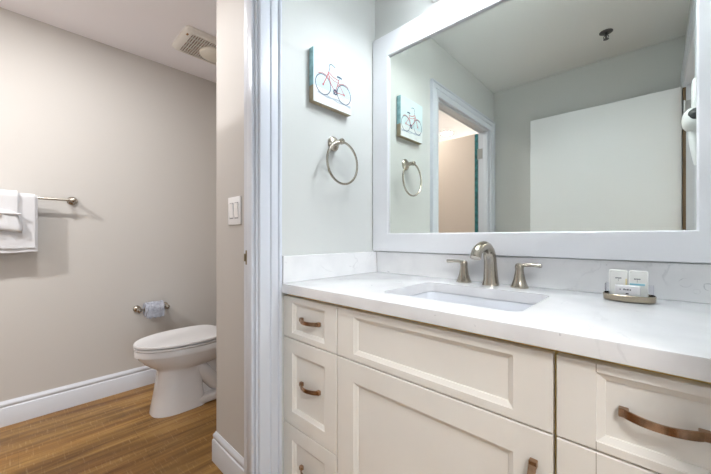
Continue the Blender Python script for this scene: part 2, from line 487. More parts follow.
# baseboards
bm = nb(); sweep2d(bm, [(XL, YB), (XL, YE)], BASE_PROF); struct('baseboard_left', bm, M['trim'])
bm = nb(); sweep2d(bm, [(XSB - 0.02, YP), (XP, YP), (XP, YB)], BASE_PROF); struct('baseboard_partition', bm, M['trim'])
bm = nb(); sweep2d(bm, [(XP - 0.016, YB), (XL + 0.016, YB)], BASE_PROF); struct('baseboard_back', bm, M['trim'])
bm = nb(); sweep2d(bm, [(XL + 0.016, YE), (XSB, YE)], BASE_PROF); struct('baseboard_shower', bm, M['trim'])
bm = nb(); sweep2d(bm, [(XS + 0.022, YR), (XR - 0.022, YR)], BASE_PROF); struct('baseboard_rear', bm, M['trim'])

# doorway to the toilet room: casings, jambs with stop
bm = nb(); casing(bm, OY0 + 0.003, OY1 + 0.0075, DZ - 0.006, lambda y, d, z: (XS + d, y, z)); struct('trim_1', bm, M['trim'])
bm = nb(); casing(bm, OY0 - 0.004, OY1 + 0.003, DZ - 0.002, lambda y, d, z: (XSB - d, y, z), clip0=0.052); struct('trim_2', bm, M['trim'])
def jamb(name, xa, xb, y0, y1, zt, sx0, sx1, zoff=0.015):
    bm = nb()
    box(bm, xa, xb, y1, y1 + 0.015, 0, zt + zoff); box(bm, xa, xb, y0 - 0.015, y0, 0, zt + zoff); box(bm, xa, xb, y0, y1, zt, zt + zoff)
    box(bm, sx0, sx1, y1 - 0.012, y1, 0, zt, 0.002); box(bm, sx0, sx1, y0, y0 + 0.012, 0, zt, 0.002); box(bm, sx0, sx1, y0 + 0.012, y1 - 0.012, zt - 0.012, zt, 0.002)
    return struct(name, bm, M['trim'])
jt = jamb('trim_3', XSB, XS, OY0, OY1, DZ, XS - 0.048, XS - 0.012)
bm = nb(); box(bm, -1.150, -1.128, OY1 - 0.0018, OY1 + 0.001, H - 0.105, H - 0.050, 0.0006, 1); box(bm, -1.158, -1.150, OY1 - 0.004, OY1 - 0.0005, H - 0.092, H - 0.063, 0.0006, 1)
sp = obj('strike_plate', bm, M['brass'], jt); sp['label'] = 'dull brass strike plate'

# entry doorway in the right wall
bm = nb(); casing(bm, EY0 + 0.004, EY1 - 0.004, DZ + 0.001, lambda y, d, z: (XR - d, y, z)); struct('trim_4', bm, M['trim'])
bm = nb(); casing(bm, EY0, EY1, DZ + 0.001, lambda y, d, z: (XRB + d, y, z)); struct('trim_5', bm, M['trim'])
jamb('trim_6', XR, XRB, EY0, EY1, DZ + 0.003, XR + 0.045, XR + 0.08)
bm = nb(); box(bm, 0.1245, 0.1385, EY0 - 0.012, EY0 + 0.006, 0.0, DZ - 0.01); struct('gap_shade_strip', bm, M['shade_joint'])  # brown strip: shade of the gap beside the open leaf, put into colour

def hinge(parent, x, y, z, hx, hy, name='hinge'):
    bm = nb(); box(bm, x - hx, x + hx, y - hy, y + hy, z - 0.045, z + 0.045, 0.001, 1)
    lathe(bm, [(0.0055, -0.048), (0.0055, 0.048)], (x - hx, y + hy * 0.4, z), n=10)
    h = obj(name, bm, M['steel'], parent); h['label'] = 'steel hinge'
    return h

def knob(parent, c, axis):
    bm = nb(); lathe(bm, [(0.031, 0), (0.031, 0.006), (0.012, 0.012), (0.011, 0.03), (0.026, 0.042), (0.028, 0.055), (0.02, 0.064), (0.002, 0.066)], c, axis)
    k = obj('knob', bm, M['nickel'], parent); k['label'] = 'satin nickel door knob'

# entry door leaf, open flat before the rear wall
bm = nb(); box(bm, -0.7467, 0.1213, -0.366, -0.330, 0.012, H + 0.9525, 0.002, 1)
d1 = struct('door_1', bm, M['door'])
knob(d1, (-0.685, -0.330, 0.95), (0, 1, 0))
for z in (0.25, 1.08, 1.89): hinge(d1, 0.146, EY0 + 0.0045, z, 0.016, 0.002)
# toilet room door leaf, open at right angles into the toilet room
bm = nb(); box(bm, -2.075, -1.2095, -0.366, -0.330, 0.012, H + 0.948, 0.002, 1)
d2 = struct('door_2', bm, M['peach_door'])
bm = nb(); box(bm, -1.2095, -1.1840, -0.3650, -0.3320, 0.014, H + 0.946); es = obj('gap_strip', bm, M['teal_gap'], d2); es['label'] = 'dark teal strip filling the hinge gap'  # solid strip filling the open hinge gap, in the teal tone showing there
knob(d2, (-2.015, -0.330, 0.95), (0, 1, 0))
for z in (0.25, 1.03, H + 0.755): hinge(d2, -1.152, OY0 + 0.0025, z, 0.020, 0.002)

# ------------------------------------------------------------------ vanity: cabinets
FY, FT = 0.720, 0.020
ZT, ZM = H - 0.2290, H - 0.3885
def panel_front(bm, x0, x1, z0, z1, sx, sz, bev=0.013, depth=0.009):
    """recessed-panel front standing on the plane y = FY, looking towards -Y"""
    def ring(ix, iz, y): return [Vector((x0 + ix, y, z0 + iz)), Vector((x1 - ix, y, z0 + iz)), Vector((x1 - ix, y, z1 - iz)), Vector((x0 + ix, y, z1 - iz))]
    rings = [ring(0, 0, FY + FT), ring(0, 0, FY + 0.0015), ring(0.0015, 0.0015, FY), ring(sx, sz, FY), ring(sx + 0.001, sz + 0.001, FY + 0.002),
             ring(sx + bev - 0.002, sz + bev - 0.002, FY + depth - 0.0015), ring(sx + bev - 0.001, sz + bev - 0.001, FY + depth + 0.0015), ring(sx + bev, sz + bev, FY + depth + 0.0015)]
    loft(bm, rings)
    return bm

def pull(parent, cx, cz, length, vertical=False):
    """flat bowed strap pull with square end blocks, on the recessed panel"""
    bm = nb()
    base = FY + (0.0105 if not vertical else 0.0)
    def q(t, d, s):                                   # t along, d out from the face, s across
        return Vector((cx + s, base - d, cz + t)) if vertical else Vector((cx + t, base - d, cz + s))
    h = length / 2; hw = 0.0075
    for sgn in (-1, 1):
        a, b = sorted((sgn * h, sgn * (h - 0.014)))
        pts = [q(t, d, s) for t in (a, b) for d in (-0.0006, 0.012) for s in (-hw, hw)]
        xs = [p.x for p in pts]; ys = [p.y for p in pts]; zs = [p.z for p in pts]
        box(bm, min(xs), max(xs), min(ys), max(ys), min(zs), max(zs), 0.0012, 1)
    n = 18; rings = []
    for i in range(n + 1):
        t = -h + 0.008 + (2 * h - 0.016) * i / n
        u = i / n
        d = 0.010 + 0.019 * math.sin(PI * u) ** 0.8
        wv = hw * (0.86 + 0.14 * abs(2 * u - 1))
        rings.append([q(t, d - 0.002, -wv), q(t, d + 0.002, -wv), q(t, d + 0.002, wv), q(t, d - 0.002, wv)])
    loft(bm, rings)
    o = obj('handle', bm, M['bronze'], parent); o['label'] = 'brushed copper bow handle'
    return o

def carcass(parent, x0, x1, z1=H - 0.215):
    ya, yb, pt = FY + FT + 0.001, YB - 0.001, 0.016
    bm = nb()
    box(bm, x0, x0 + pt, ya, yb, 0.10, z1); box(bm, x1 - pt, x1, ya, yb, 0.10, z1)       # sides
    box(bm, x0 + pt, x1 - pt, yb - pt, yb, 0.10, z1); box(bm, x0 + pt, x1 - pt, ya, yb - pt, 0.10, 0.10 + pt)
    box(bm, x0 + pt, x1 - pt, ya, ya + pt, z1 - 0.03, z1); box(bm, x0 + pt, x1 - pt, ya, ya + pt, ZM - 0.015, ZM + 0.015)
    box(bm, x0 + pt, x1 - pt, ya, ya + pt, 0.10 + pt, ZM - 0.015)
    box(bm, x0, x1, FY + 0.075, yb, 0.0, 0.10)
    return obj('body', bm, M['carcass'], parent)

zr = [(ZM + 0.002, ZT), (H - 0.7200, ZM - 0.002), (0.115, H - 0.7240)]
t = thing('drawer_cabinet', 'narrow cream cabinet of three handled drawers beside the white doorway casing', 'cabinet', (-0.918, 1.0, 0))
carcass(t, XS + 0.001, -0.7645)
for i, (z0, z1) in enumerate(zr):
    bm = nb(); panel_front(bm, -1.0705, -0.7665, z0, z1, 0.058, 0.021 if i == 0 else 0.053)
    d = obj('drawer', bm, M['cabinet'], t)
    cz = (H - 0.3075, H - 0.548, H - 0.86)[i]
    pull(d, -0.9125, cz, 0.112)

t = thing('sink_cabinet', 'wide cream cabinet with a false drawer panel and big door under the sink', 'cabinet', (-0.453, 1.0, 0))
carcass(t, -0.7635, -0.1440)
bm = nb(); panel_front(bm, -0.7610, -0.1470, ZM + 0.002, ZT, 0.073, 0.021); obj('false_front', bm, M['cabinet'], t)
bm = nb(); panel_front(bm, -0.7610, -0.1470, 0.115, ZM - 0.002, 0.073, 0.064); d = obj('door', bm, M['cabinet'], t)
pull(d, -0.1800, H - 0.506, 0.112, True)

t = thing('drawer_cabinet', 'cream drawer cabinet at the right end with the longest copper handle', 'cabinet', (-0.002, 1.0, 0))
carcass(t, -0.1420, XR - 0.001)
for i, (z0, z1) in enumerate(zr):
    bm = nb(); panel_front(bm, -0.1405, XR - 0.002, z0, z1, 0.062, 0.016 if i == 0 else 0.05, bev=0.014)
    # joint lines between stile and rails
    d = obj('drawer', bm, M['cabinet'], t)
    rz = 0.016 if i == 0 else 0.05
    for xj in (-0.1405 + 0.062, XR - 0.002 - 0.062):
        for za, zb in ((z1 - rz, z1 - 0.001), (z0 + 0.001, z0 + rz)):
            bm = nb(); box(bm, xj - 0.0004, xj + 0.0004, FY - 0.0002, FY + 0.001, za, zb)
            obj('joint_line', bm, M['shade_joint'], d)
    pull(d, 0.0075, (H - 0.305, H - 0.548, H - 0.86)[i], 0.110)

# ------------------------------------------------------------------ countertop with sink cut-out
CT = H - 0.1785; CB = CT - 0.0355
SX0, SX1, SY0, SY1 = -0.657, -0.233, 0.813, 1.130
scx, scy, shx, shy = (SX0 + SX1) / 2, (SY0 + SY1) / 2, (SX1 - SX0) / 2, (SY1 - SY0) / 2
def slab_with_hole(x0, x1, y0, y1, z0, z1, hole, e=0.003):
    bm = nb()
    def outer(ins, z): return [Vector((x0 + ins, y0 + ins, z)), Vector((x1 - ins, y0 + ins, z)), Vector((x1 - ins, y1 - ins, z)), Vector((x0 + ins, y1 - ins, z))]
    o = [[bm.verts.new(p) for p in r] for r in (outer(e, z1), outer(e * 0.3, z1 - e * 0.3), outer(0, z1 - e), outer(0, z0))]
    for a, b in zip(o, o[1:]):
        for i in range(4): bm.faces.new((a[i], a[(i + 1) % 4], b[(i + 1) % 4], b[i]))
    hs = [[bm.verts.new((p.x, p.y, z)) for p in hole] for z in (z1, z0)]
    n = len(hole)
    for i in range(n): bm.faces.new((hs[0][i], hs[0][(i + 1) % n], hs[1][(i + 1) % n], hs[1][i]))
    for oo, hh in ((o[0], hs[0]), (o[-1], hs[1])):
        es = []
        for lp in (oo, hh):
            for i in range(len(lp)): es.append(bm.edges.get((lp[i], lp[(i + 1) % len(lp)])))
        bmesh.ops.triangle_fill(bm, use_beauty=True, use_dissolve=False, edges=es)
    return bm
bm = slab_with_hole(XS + 0.0005, XR - 0.0005, 0.700, YB - 0.0005, CB, CT, rrect(scx, scy, shx, shy, 0.034, 0, 8))
ct = obj('countertop', bm, M['quartz'])
tag(ct, 'white quartz countertop running over the cream cabinets', 'countertop')
bm = nb(); box(bm, XS + 0.0005, XS + 0.0205, 0.706, YB - 0.0005, CT, CT + 0.1055, 0.0015, 1)
tag(rebase(obj('side_splash', bm, M['quartz'])), 'short white quartz side splash standing against the towel ring wall', 'splash')
bm = nb(); box(bm, XS + 0.021, XR - 0.0005, 1.2735, YB - 0.0005, CT, CT + 0.1055, 0.0015, 1)
bsp = obj('backsplash', bm, M['quartz'])
tag(rebase(bsp), 'long low quartz backsplash under the mirror behind the faucet', 'splash')

# sink
t = thing('sink', 'rectangular undermount basin sunk in the countertop', 'sink', (scx, scy, CB - 0.135))
bm = nb()
rg = [rrect(scx, scy, shx + 0.022, shy + 0.022, 0.050, CB - 0.0005, 8), rrect(scx, scy, shx + 0.004, shy + 0.004, 0.038, CB - 0.0005, 8),
      rrect(scx, scy, shx - 0.002, shy - 0.002, 0.036, CB - 0.006, 8), rrect(scx, scy, shx - 0.012, shy - 0.010, 0.042, CB - 0.06, 8), rrect(scx, scy, shx - 0.024, shy - 0.020, 0.055, CB - 0.105, 8),
      rrect(scx, scy, shx - 0.045, shy - 0.04, 0.06, CB - 0.120, 8), rrect(scx, scy, 0.03, 0.03, 0.0299, CB - 0.126, 8)]
under = [[Vector((scx + (p.x - scx) * 1.06, scy + (p.y - scy) * 1.06, p.z - 0.009)) for p in r] for r in rg[2:]][::-1]
under.append([p + Vector((0, 0, -0.009)) for p in rg[0]])
loft(bm, rg + under + [rg[0]], cap0=False, cap1=False)
obj('basin', bm, M['basin'], t, sharp=0.9)
bm = nb(); lathe(bm, [(0.030, -0.003), (0.030, 0.0015), (0.024, 0.003), (0.020, 0.0015), (0.002, 0.002)], (scx, scy, CB - 0.1255)); obj('drain', bm, M['nickel'], t)

# faucet
FX, FYY = -0.452, 1.222
t = thing('faucet', 'brushed nickel widespread faucet with two lever handles behind the sink', 'faucet', (FX, FYY, CT))
bm = nb()
pts = smooth_path([(FX, FYY, CT - 0.0005), (FX, FYY, CT + 0.02), (FX, FYY - 0.002, CT + 0.06), (FX, FYY - 0.008, CT + 0.102), (FX, FYY - 0.026, CT + 0.132), (FX, FYY - 0.060, CT + 0.146),
                   (FX, FYY - 0.100, CT + 0.141), (FX, FYY - 0.128, CT + 0.127), (FX, FYY - 0.141, CT + 0.107)], 4)
rad = [0.031, 0.0265, 0.0235, 0.0220, 0.0205, 0.0192, 0.0183, 0.0180, 0.0188]
tube(bm, pts, lerp_list(rad, len(pts)), n=16)
obj('spout', bm, M['nickel'], t)
bm = nb(); lathe(bm, [(0.030, 0), (0.030, 0.003), (0.0275, 0.006)], (FX, FYY, CT)); obj('base_ring', bm, M['nickel'], t)
for hxp, sg in ((-0.5575, -1), (-0.352, 1)):
    bm = nb(); lathe(bm, [(0.0295, 0), (0.0295, 0.004), (0.0260, 0.009), (0.0190, 0.030), (0.0150, 0.052), (0.0138, 0.064), (0.0148, 0.072), (0.0140, 0.080), (0.009, 0.086), (0.001, 0.0875)], (hxp, 1.222, CT))
    hb = obj('handle', bm, M['nickel'], t)
    bm = nb()
    tube(bm, smooth_path([(hxp - sg * 0.006, 1.222, CT + 0.077), (hxp + sg * 0.02, 1.222, CT + 0.0815), (hxp + sg * 0.045, 1.221, CT + 0.082), (hxp + sg * 0.070, 1.220, CT + 0.0805)], 4),
         lerp_list([0.0105, 0.0088, 0.0085, 0.0098], 13), n=12, flat=0.75)
    obj('lever', bm, M['nickel'], hb)

# ------------------------------------------------------------------ mirror
MX0, MX1, MZ0, MZ1 = XS + 0.005, XR - 0.003, H - 0.0695, H + 1.0147
GX0, GX1, GZ0, GZ1 = -0.9682, 0.0816, H + 0.0199, H + 0.9027
t = thing('wall_mirror', 'large white framed mirror on the wall above the sink', 'mirror', ((MX0 + MX1) / 2, YB, MZ0))
def rct(i, y): return [Vector((MX0 + i, y, MZ0 + i)), Vector((MX1 - i, y, MZ0 + i)), Vector((MX1 - i, y, MZ1 - i)), Vector((MX0 + i, y, MZ1 - i))]
def inn(i, y): return [Vector((GX0 - i, y, GZ0 - i)), Vector((GX1 + i, y, GZ0 - i)), Vector((GX1 + i, y, GZ1 + i)), Vector((GX0 - i, y, GZ1 + i))]
bm = nb(); loft(bm, [rct(0, YB - 0.0005), rct(0, 1.262), rct(0.002, 1.260), inn(0.004, 1.260), inn(0, 1.263), inn(0, YB - 0.0005), rct(0, YB - 0.0005)], False, False)
obj('frame', bm, M['mirror_frame'], t)
bm = nb(); box(bm, GX0 - 0.0, GX1 + 0.0, 1.2730, YB - 0.001, GZ0, GZ1); obj('glass', bm, M['mirror'], t)

# vanity lamp above the mirror
t = thing('vanity_light', 'lit vanity light bar on the wall just above the mirror', 'lamp', (-0.443, YB, H + 1.055))
bm = nb(); r = rrect(-0.443, H + 1.105, 0.298, 0.048, 0.03, 0, 6)
loft(bm, [[Vector((p.x, YB - 0.0005, p.y)) for p in r], [Vector((p.x, YB - 0.02, p.y)) for p in r], [Vector((-0.443 + (p.x + 0.443) * 0.985, YB - 0.026, H + 1.105 + (p.y - H - 1.105) * 0.9)) for p in r]])
obj('backplate', bm, M['enamel'], t)
for dx in (-0.215, 0, 0.215):
    x = -0.443 + dx
    bm = nb(); tube(bm, smooth_path([(x, YB - 0.022, H + 1.115), (x, YB - 0.09, H + 1.135), (x, YB - 0.15, H + 1.180), (x, 1.105, H + 1.190), (x, 1.105, H + 1.172)], 4), 0.009, n=10)
    lathe(bm, [(0.022, 0.008), (0.026, 0), (0.026, -0.014)], (x, 1.105, H + 1.180))
    obj('arm', bm, M['nickel'], t)
    bm = nb(); lathe(bm, [(0.046, 1.168), (0.052, 1.160), (0.055, 1.12), (0.055, 1.070), (0.053, 1.062), (0.050, 1.062), (0.050, 1.066), (0.050, 1.160), (0.046, 1.164), (0.046, 1.168)], (x, 1.105, H), n=28)
    sh = obj('glass_shade', bm, M['vanity_glow'], t)
    bm = nb(); lathe(bm, [(0.001, 1.160), (0.012, 1.159), (0.024, 1.152), (0.031, 1.138), (0.0325, 1.118), (0.0325, 1.075), (0.030, 1.0665), (0.022, 1.0645), (0.001, 1.064)], (x, 1.105, H), n=28)
    obj('bulb', bm, M['bulb_glow'], sh)

# ------------------------------------------------------------------ towel ring and canvas on the side wall
t = thing('towel_ring', 'round satin nickel towel ring hanging empty below the bicycle canvas', 'towel ring', (XS, 0.978, H + 0.42))
bm = nb(); lathe(bm, [(0.033, 0), (0.033, 0.006), (0.028, 0.011), (0.015, 0.016), (0.011, 0.030), (0.0105, 0.050), (0.0135, 0.053), (0.0135, 0.064), (0.009, 0.068), (0.001, 0.069)], (XS, 0.986, H + 0.426), (1, 0, 0)); obj('mount', bm, M['nickel'], t)
bm = nb(); RR = 0.0935; tube(bm, [(XS + 0.0565, 0.994 + RR * math.sin(2 * PI * i / 48) , H + 0.4255 - RR + RR * math.cos(2 * PI * i / 48)) for i in range(48)], 0.0052, n=10, closed=True); obj('ring', bm, M['nickel'], t)

PX, PY0, PY1, PZ0, PZ1 = -1.0400, 0.846, 1.074, H + 0.573, H + 0.8005
bm = nb()
zh = PZ0 + 0.45 * (PZ1 - PZ0); fr = 0.30
zf = PZ0 + fr * (PZ1 - PZ0)
XB0 = XS + 0.004
def quad(pts, mi):
    f = bm.faces.new([bm.verts.new(p) for p in pts]); f.material_index = mi
quad([(PX, PY0, zf), (PX, PY1, zf), (PX, PY1, PZ1), (PX, PY0, PZ1)], 0)
quad([(PX, PY0, PZ0), (PX, PY1, PZ0), (PX, PY1, zf), (PX, PY0, zf)], 1)
quad([(XB0, PY0, zf), (PX, PY0, zf), (PX, PY0, PZ1), (XB0, PY0, PZ1)], 2)
quad([(XB0, PY0, PZ0), (PX, PY0, PZ0), (PX, PY0, zf), (XB0, PY0, zf)], 3)
quad([(XB0, PY1, zf), (PX, PY1, zf), (PX, PY1, PZ1), (XB0, PY1, PZ1)], 2)
quad([(XB0, PY1, PZ0), (PX, PY1, PZ0), (PX, PY1, zf), (XB0, PY1, zf)], 3)
quad([(XB0, PY0, PZ1), (PX, PY0, PZ1), (PX, PY1, PZ1), (XB0, PY1, PZ1)], 2)
quad([(XB0, PY0, PZ0), (PX, PY0, PZ0), (PX, PY1, PZ0), (XB0, PY1, PZ0)], 3)
quad([(XB0, PY0, PZ0), (XB0, PY1, PZ0), (XB0, PY1, PZ1), (XB0, PY0, PZ1)], 3)
bmesh.ops.remove_doubles(bm, verts=bm.verts, dist=1e-5)
for ex in ((XS, XB0, PY0 + 0.02, PY1 - 0.02, PZ0 + 0.02, PZ1 - 0.02),): box(bm, *ex, mi=3)
S_ = PZ1 - PZ0
def uv(u, v, d=0.0004): return Vector((PX + d, PY0 + u * (PY1 - PY0), PZ0 + v * S_))
def stroke(pts, wd, mi, d=0.0004):
    wd *= S_ * 1.0
    P = [uv(u, v, d) for u, v in pts]; A, B = [], []
    for i, p in enumerate(P):
        t_ = (P[min(i + 1, len(P) - 1)] - P[max(i - 1, 0)]).normalized(); nn = Vector((0, -t_.z, t_.y)) * wd / 2
        A.append(p + nn); B.append(p - nn)
    va = [bm.verts.new(p) for p in A]; vb = [bm.verts.new(p) for p in B]
    for i in range(len(P) - 1):
        f = bm.faces.new((va[i], va[i + 1], vb[i + 1], vb[i])); f.material_index = mi
def circ(cu, cv, r, n=36, a0=0.0, a1=2 * PI): return [(cu + r * math.cos(a0 + (a1 - a0) * i / n), cv + r * math.sin(a0 + (a1 - a0) * i / n)) for i in range(n + 1)]
F_, R_ = (0.235, 0.375), (0.785, 0.345)
stroke([(0.10, 0.20), (0.35, 0.165), (0.6, 0.19), (0.97, 0.135)], 0.03, 6, 0.0002)
stroke([(0.3, 0.205), (0.62, 0.145), (0.98, 0.165)], 0.02, 6, 0.0003)
for cx_, cy_ in (F_, R_):
    stroke(circ(cx_, cy_, 0.188), 0.017, 5, 0.0006)
    for k in range(9):
        a = PI * k / 9
        stroke([(cx_ - 0.18 * math.cos(a), cy_ - 0.18 * math.sin(a)), (cx_ + 0.18 * math.cos(a), cy_ + 0.18 * math.sin(a))], 0.0035, 6, 0.0003)
    stroke(circ(cx_, cy_, 0.012, 12), 0.02, 4, 0.0007)
HD, BB, ST = (0.375, 0.665), (0.545, 0.325), (0.640, 0.585)
stroke([F_, (0.31, 0.52), HD], 0.022, 4, 0.0008)
stroke([(0.365, 0.625), (0.42, 0.46), BB], 0.020, 4, 0.0008)
stroke([(0.37, 0.655), (0.5, 0.60), ST], 0.020, 4, 0.0008)
stroke([(0.36, 0.60), (0.5, 0.535), (0.62, 0.53)], 0.014, 4, 0.0008)
stroke([BB, ST], 0.018, 4, 0.0008)
stroke([BB, R_], 0.016, 4, 0.0008); stroke([(0.625, 0.55), R_], 0.014, 4, 0.0008)
stroke([HD, (0.40, 0.74), (0.39, 0.80)], 0.014, 5, 0.0009)
stroke([(0.39, 0.80), (0.44, 0.83), (0.51, 0.815), (0.54, 0.80)], 0.016, 5, 0.0009)
stroke([ST, (0.65, 0.63)], 0.014, 5, 0.0009)
stroke([(0.59, 0.645), (0.65, 0.655), (0.72, 0.645)], 0.035, 5, 0.0009)
stroke(circ(*BB, 0.042, 20), 0.03, 5, 0.0010)
stroke([(0.49, 0.27), (0.60, 0.385)], 0.016, 5, 0.0011)
stroke(circ(F_[0], F_[1], 0.21, 20, 0.6, 2.2), 0.014, 4, 0.0008)
stroke(circ(R_[0], R_[1], 0.21, 20, 0.9, 2.6), 0.014, 4, 0.0008)
cv = obj('wall_canvas', bm, [M['sky_paint'], M['ground_paint'], M['side_aqua'], M['side_tan'], M['bike_red'], M['bike_navy'], M['bike_grey']])
tag(cv, 'small square canvas painting of a red bicycle above the towel ring', 'picture')

# ------------------------------------------------------------------ soap set on the counter
TX, TY = -0.055, 1.178
t = thing('soap_tray', 'oval brushed metal tray holding soaps on the right of the counter', 'tray', (TX, TY, CT))
bm = nb()
rg = [superell(TX, TY, 0.050, 0.034, CT, 40, 2.4), superell(TX, TY, 0.0565, 0.040, CT + 0.003, 40, 2.4), superell(TX, TY, 0.0575, 0.041, CT + 0.018, 40, 2.4),
      superell(TX, TY, 0.0555, 0.039, CT + 0.0195, 40, 2.4), superell(TX, TY, 0.0535, 0.037, CT + 0.017, 40, 2.4), superell(TX, TY, 0.050, 0.034, CT + 0.010, 40, 2.4)]
loft(bm, rg); obj('dish', bm, M['tray'], t)
bm = nb(); box(bm, TX - 0.052, TX + 0.052, TY + 0.024, TY + 0.0255, CT + 0.012, CT + 0.046); 
box(bm, TX - 0.052, TX - 0.0505, TY - 0.010, TY + 0.024, CT + 0.010, CT + 0.046); box(bm, TX + 0.0505, TX + 0.052, TY - 0.010, TY + 0.024, CT + 0.010, CT + 0.046)
rk = obj('clear_rack', bm, M['acrylic'], t); rk['label'] = 'clear plastic rack'

def sachet(cx, cy, label, ink, lx, tilt=0.0):
    bm = nb()
    w_, h_ = 0.0205, 0.074
    rg = []
    for y_, k in ((-0.009, 0.90), (-0.0095, 0.94), (-0.006, 1.0), (0.006, 1.0), (0.0095, 0.94), (0.009, 0.90)):
        rg.append([Vector((cx + (p.x) * k, cy + y_, CT + 0.011 + h_ / 2 + p.y * (1 - (1 - k) * 0.6))) for p in rrect(0, 0, w_, h_ / 2, 0.005, 0, 4)])
    loft(bm, rg)
    o = obj('soap_bar', bm, M['soap'])
    tag(o, label, 'soap', 'soaps in the counter tray')
    rebase(o)
    bm = nb(); y_ = cy - 0.0099
    zc_ = CT + 0.027
    for k, (a, b) in enumerate(((-0.0065, -0.0035), (-0.003, -0.0005), (0.0, 0.0025), (0.003, 0.0065))):
        box(bm, cx + lx + a, cx + lx + b, y_, cy - 0.009, zc_ + 0.0335 + 0.0006 * (k % 2), zc_ + 0.0365)
    box(bm, cx + lx - 0.0003, cx + lx + 0.0003, y_, cy - 0.009, zc_ + 0.026, zc_ + 0.032)
    obj('printed_mark', bm, M['ink'], o)
    bm = nb()
    if ink == 'blue': box(bm, cx - 0.018, cx + 0.014, y_, cy - 0.009, zc_ + 0.0175, zc_ + 0.0225)
    else: box(bm, cx + 0.0165, cx + 0.0195, y_, cy - 0.009, zc_ + 0.012, zc_ + 0.034)
    obj('printed_band', bm, M['blue_ink' if ink == 'blue' else 'yellow_ink'], o)
    return o
sachet(TX - 0.0235, TY + 0.012, 'pale wrapped soap bar with a yellow edge at the left in the tray', 'yellow', 0.001)
sachet(TX + 0.0200, TY + 0.012, 'white wrapped soap bar with a blue band at the right in the tray', 'blue', -0.002)
bm = nb(); box(bm, TX - 0.028, TX + 0.025, TY - 0.026, TY - 0.004, CT + 0.010, CT + 0.0445, 0.0008, 1)
o = obj('soap_carton', bm, M['carton']); rebase(o)
tag(o, 'small flat white carton lying before the two soap bars', 'box')
bm = nb(); yq = TY - 0.0262
for k, a in enumerate((-0.018, -0.010, -0.006, -0.002, 0.003)):
    box(bm, TX + a, TX + a + (0.002 if k == 0 else 0.003), yq, TY - 0.0255, CT + 0.032, CT + 0.0355 + 0.001 * (k % 2))
box(bm, TX - 0.005, TX + 0.001, yq, TY - 0.0255, CT + 0.021, CT + 0.025)
obj('printed_mark', bm, M['ink'], o)

# ------------------------------------------------------------------ light switch on the partition
t = thing('light_switch', 'white double rocker light switch on the partition beside the doorway', 'light switch', (-1.352, YP, H + 0.058))
bm = nb(); box(bm, -1.410, -1.294, YP - 0.006, YP, H + 0.056, H + 0.179, 0.002, 2); obj('plate', bm, M['white_plastic'], t)
for cx_ in (-1.375, -1.329):
    bm = nb(); box(bm, cx_ - 0.018, cx_ + 0.018, YP - 0.0066, YP - 0.004, H + 0.082, H + 0.153); obj('rocker_frame', bm, M['switch_gap'], t); bm = nb()
    v0 = [Vector((cx_ + s * 0.0155, YP - d, H + z)) for s, d, z in ((-1, 0.0065, 0.086), (1, 0.0065, 0.086), (1, 0.012, 0.149), (-1, 0.012, 0.149))]
    loft(bm, [[Vector((p.x, YP - 0.005, p.z)) for p in v0], v0]); obj('rocker', bm, M['enamel'], t)

# ------------------------------------------------------------------ toilet
TXC = -2.235
t = thing('toilet', 'white elongated toilet with closed lid in the niche', 'toilet', (TXC, 0.85, 0))
bm = nb()
def egg(y0, y1, hw, z, front=2.0, back=3.2, n=40, wide=0.58):
    """egg outline: rounded towards y0, squarer towards y1; the widest point at `wide` of the length"""
    ym = y0 + (y1 - y0) * wide; out = []
    for i in range(n):
        a = 2 * PI * i / n; c, s = math.cos(a), math.sin(a)
        e = back if s > 0 else front; hy = (y1 - ym) if s > 0 else (ym - y0)
        out.append(Vector((TXC + hw * math.copysign(abs(c) ** (2 / e), c), ym + hy * math.copysign(abs(s) ** (2 / e), s), z)))
    return out
loft(bm, [egg(0.550, 0.85, 0.116, 0.0, 2.6, 5), egg(0.551, 0.85, 0.116, 0.010, 2.6, 5), egg(0.568, 0.835, 0.106, 0.10, 2.6, 5), egg(0.582, 0.83, 0.100, 0.20, 2.5, 5), egg(0.588, 0.84, 0.099, 0.256, 2.4, 4),
          egg(0.580, 0.93, 0.112, 0.268, 2.2, 3), egg(0.552, 1.00, 0.136, 0.288, 2.1, 3), egg(0.514, 1.06, 0.161, 0.318, 2.0, 3), egg(0.488, 1.08, 0.172, 0.350, 2.0, 3), egg(0.482, 1.09, 0.176, 0.367, 2.0, 3), egg(0.469, 1.09, 0.186, 0.3695, 2.0, 3), egg(0.467, 1.09, 0.187, 0.400, 2.0, 3), egg(0.471, 1.088, 0.184, 0.4055, 2.0, 3)])
box(bm, TXC - 0.112, TXC + 0.112, 0.78, 1.16, 0.0, 0.055, 0.015, 3)
box(bm, TXC - 0.062, TXC + 0.062, 0.78, 1.18, 0.03, 0.31, 0.03, 3)
box(bm, TXC - 0.17, TXC + 0.17, 0.98, 1.265, 0.30, 0.4045, 0.035, 4)
for s in (-1, 1):
    tube(bm, smooth_path([(TXC + s * 0.050, 0.80, 0.25), (TXC + s * 0.062, 0.87, 0.16), (TXC + s * 0.064, 0.93, 0.095), (TXC + s * 0.064, 1.0, 0.10), (TXC + s * 0.062, 1.06, 0.19), (TXC + s * 0.052, 1.12, 0.27)], 5), 0.047, n=14)
obj('bowl', bm, M['porcelain'], t, sharp=0.9)
bm = nb(); loft(bm, [egg(0.476, 0.965, 0.178, 0.4085), egg(0.467, 0.970, 0.187, 0.411), egg(0.466, 0.971, 0.188, 0.421), egg(0.478, 0.966, 0.177, 0.4230)]); obj('seat', bm, M['seat'], t)
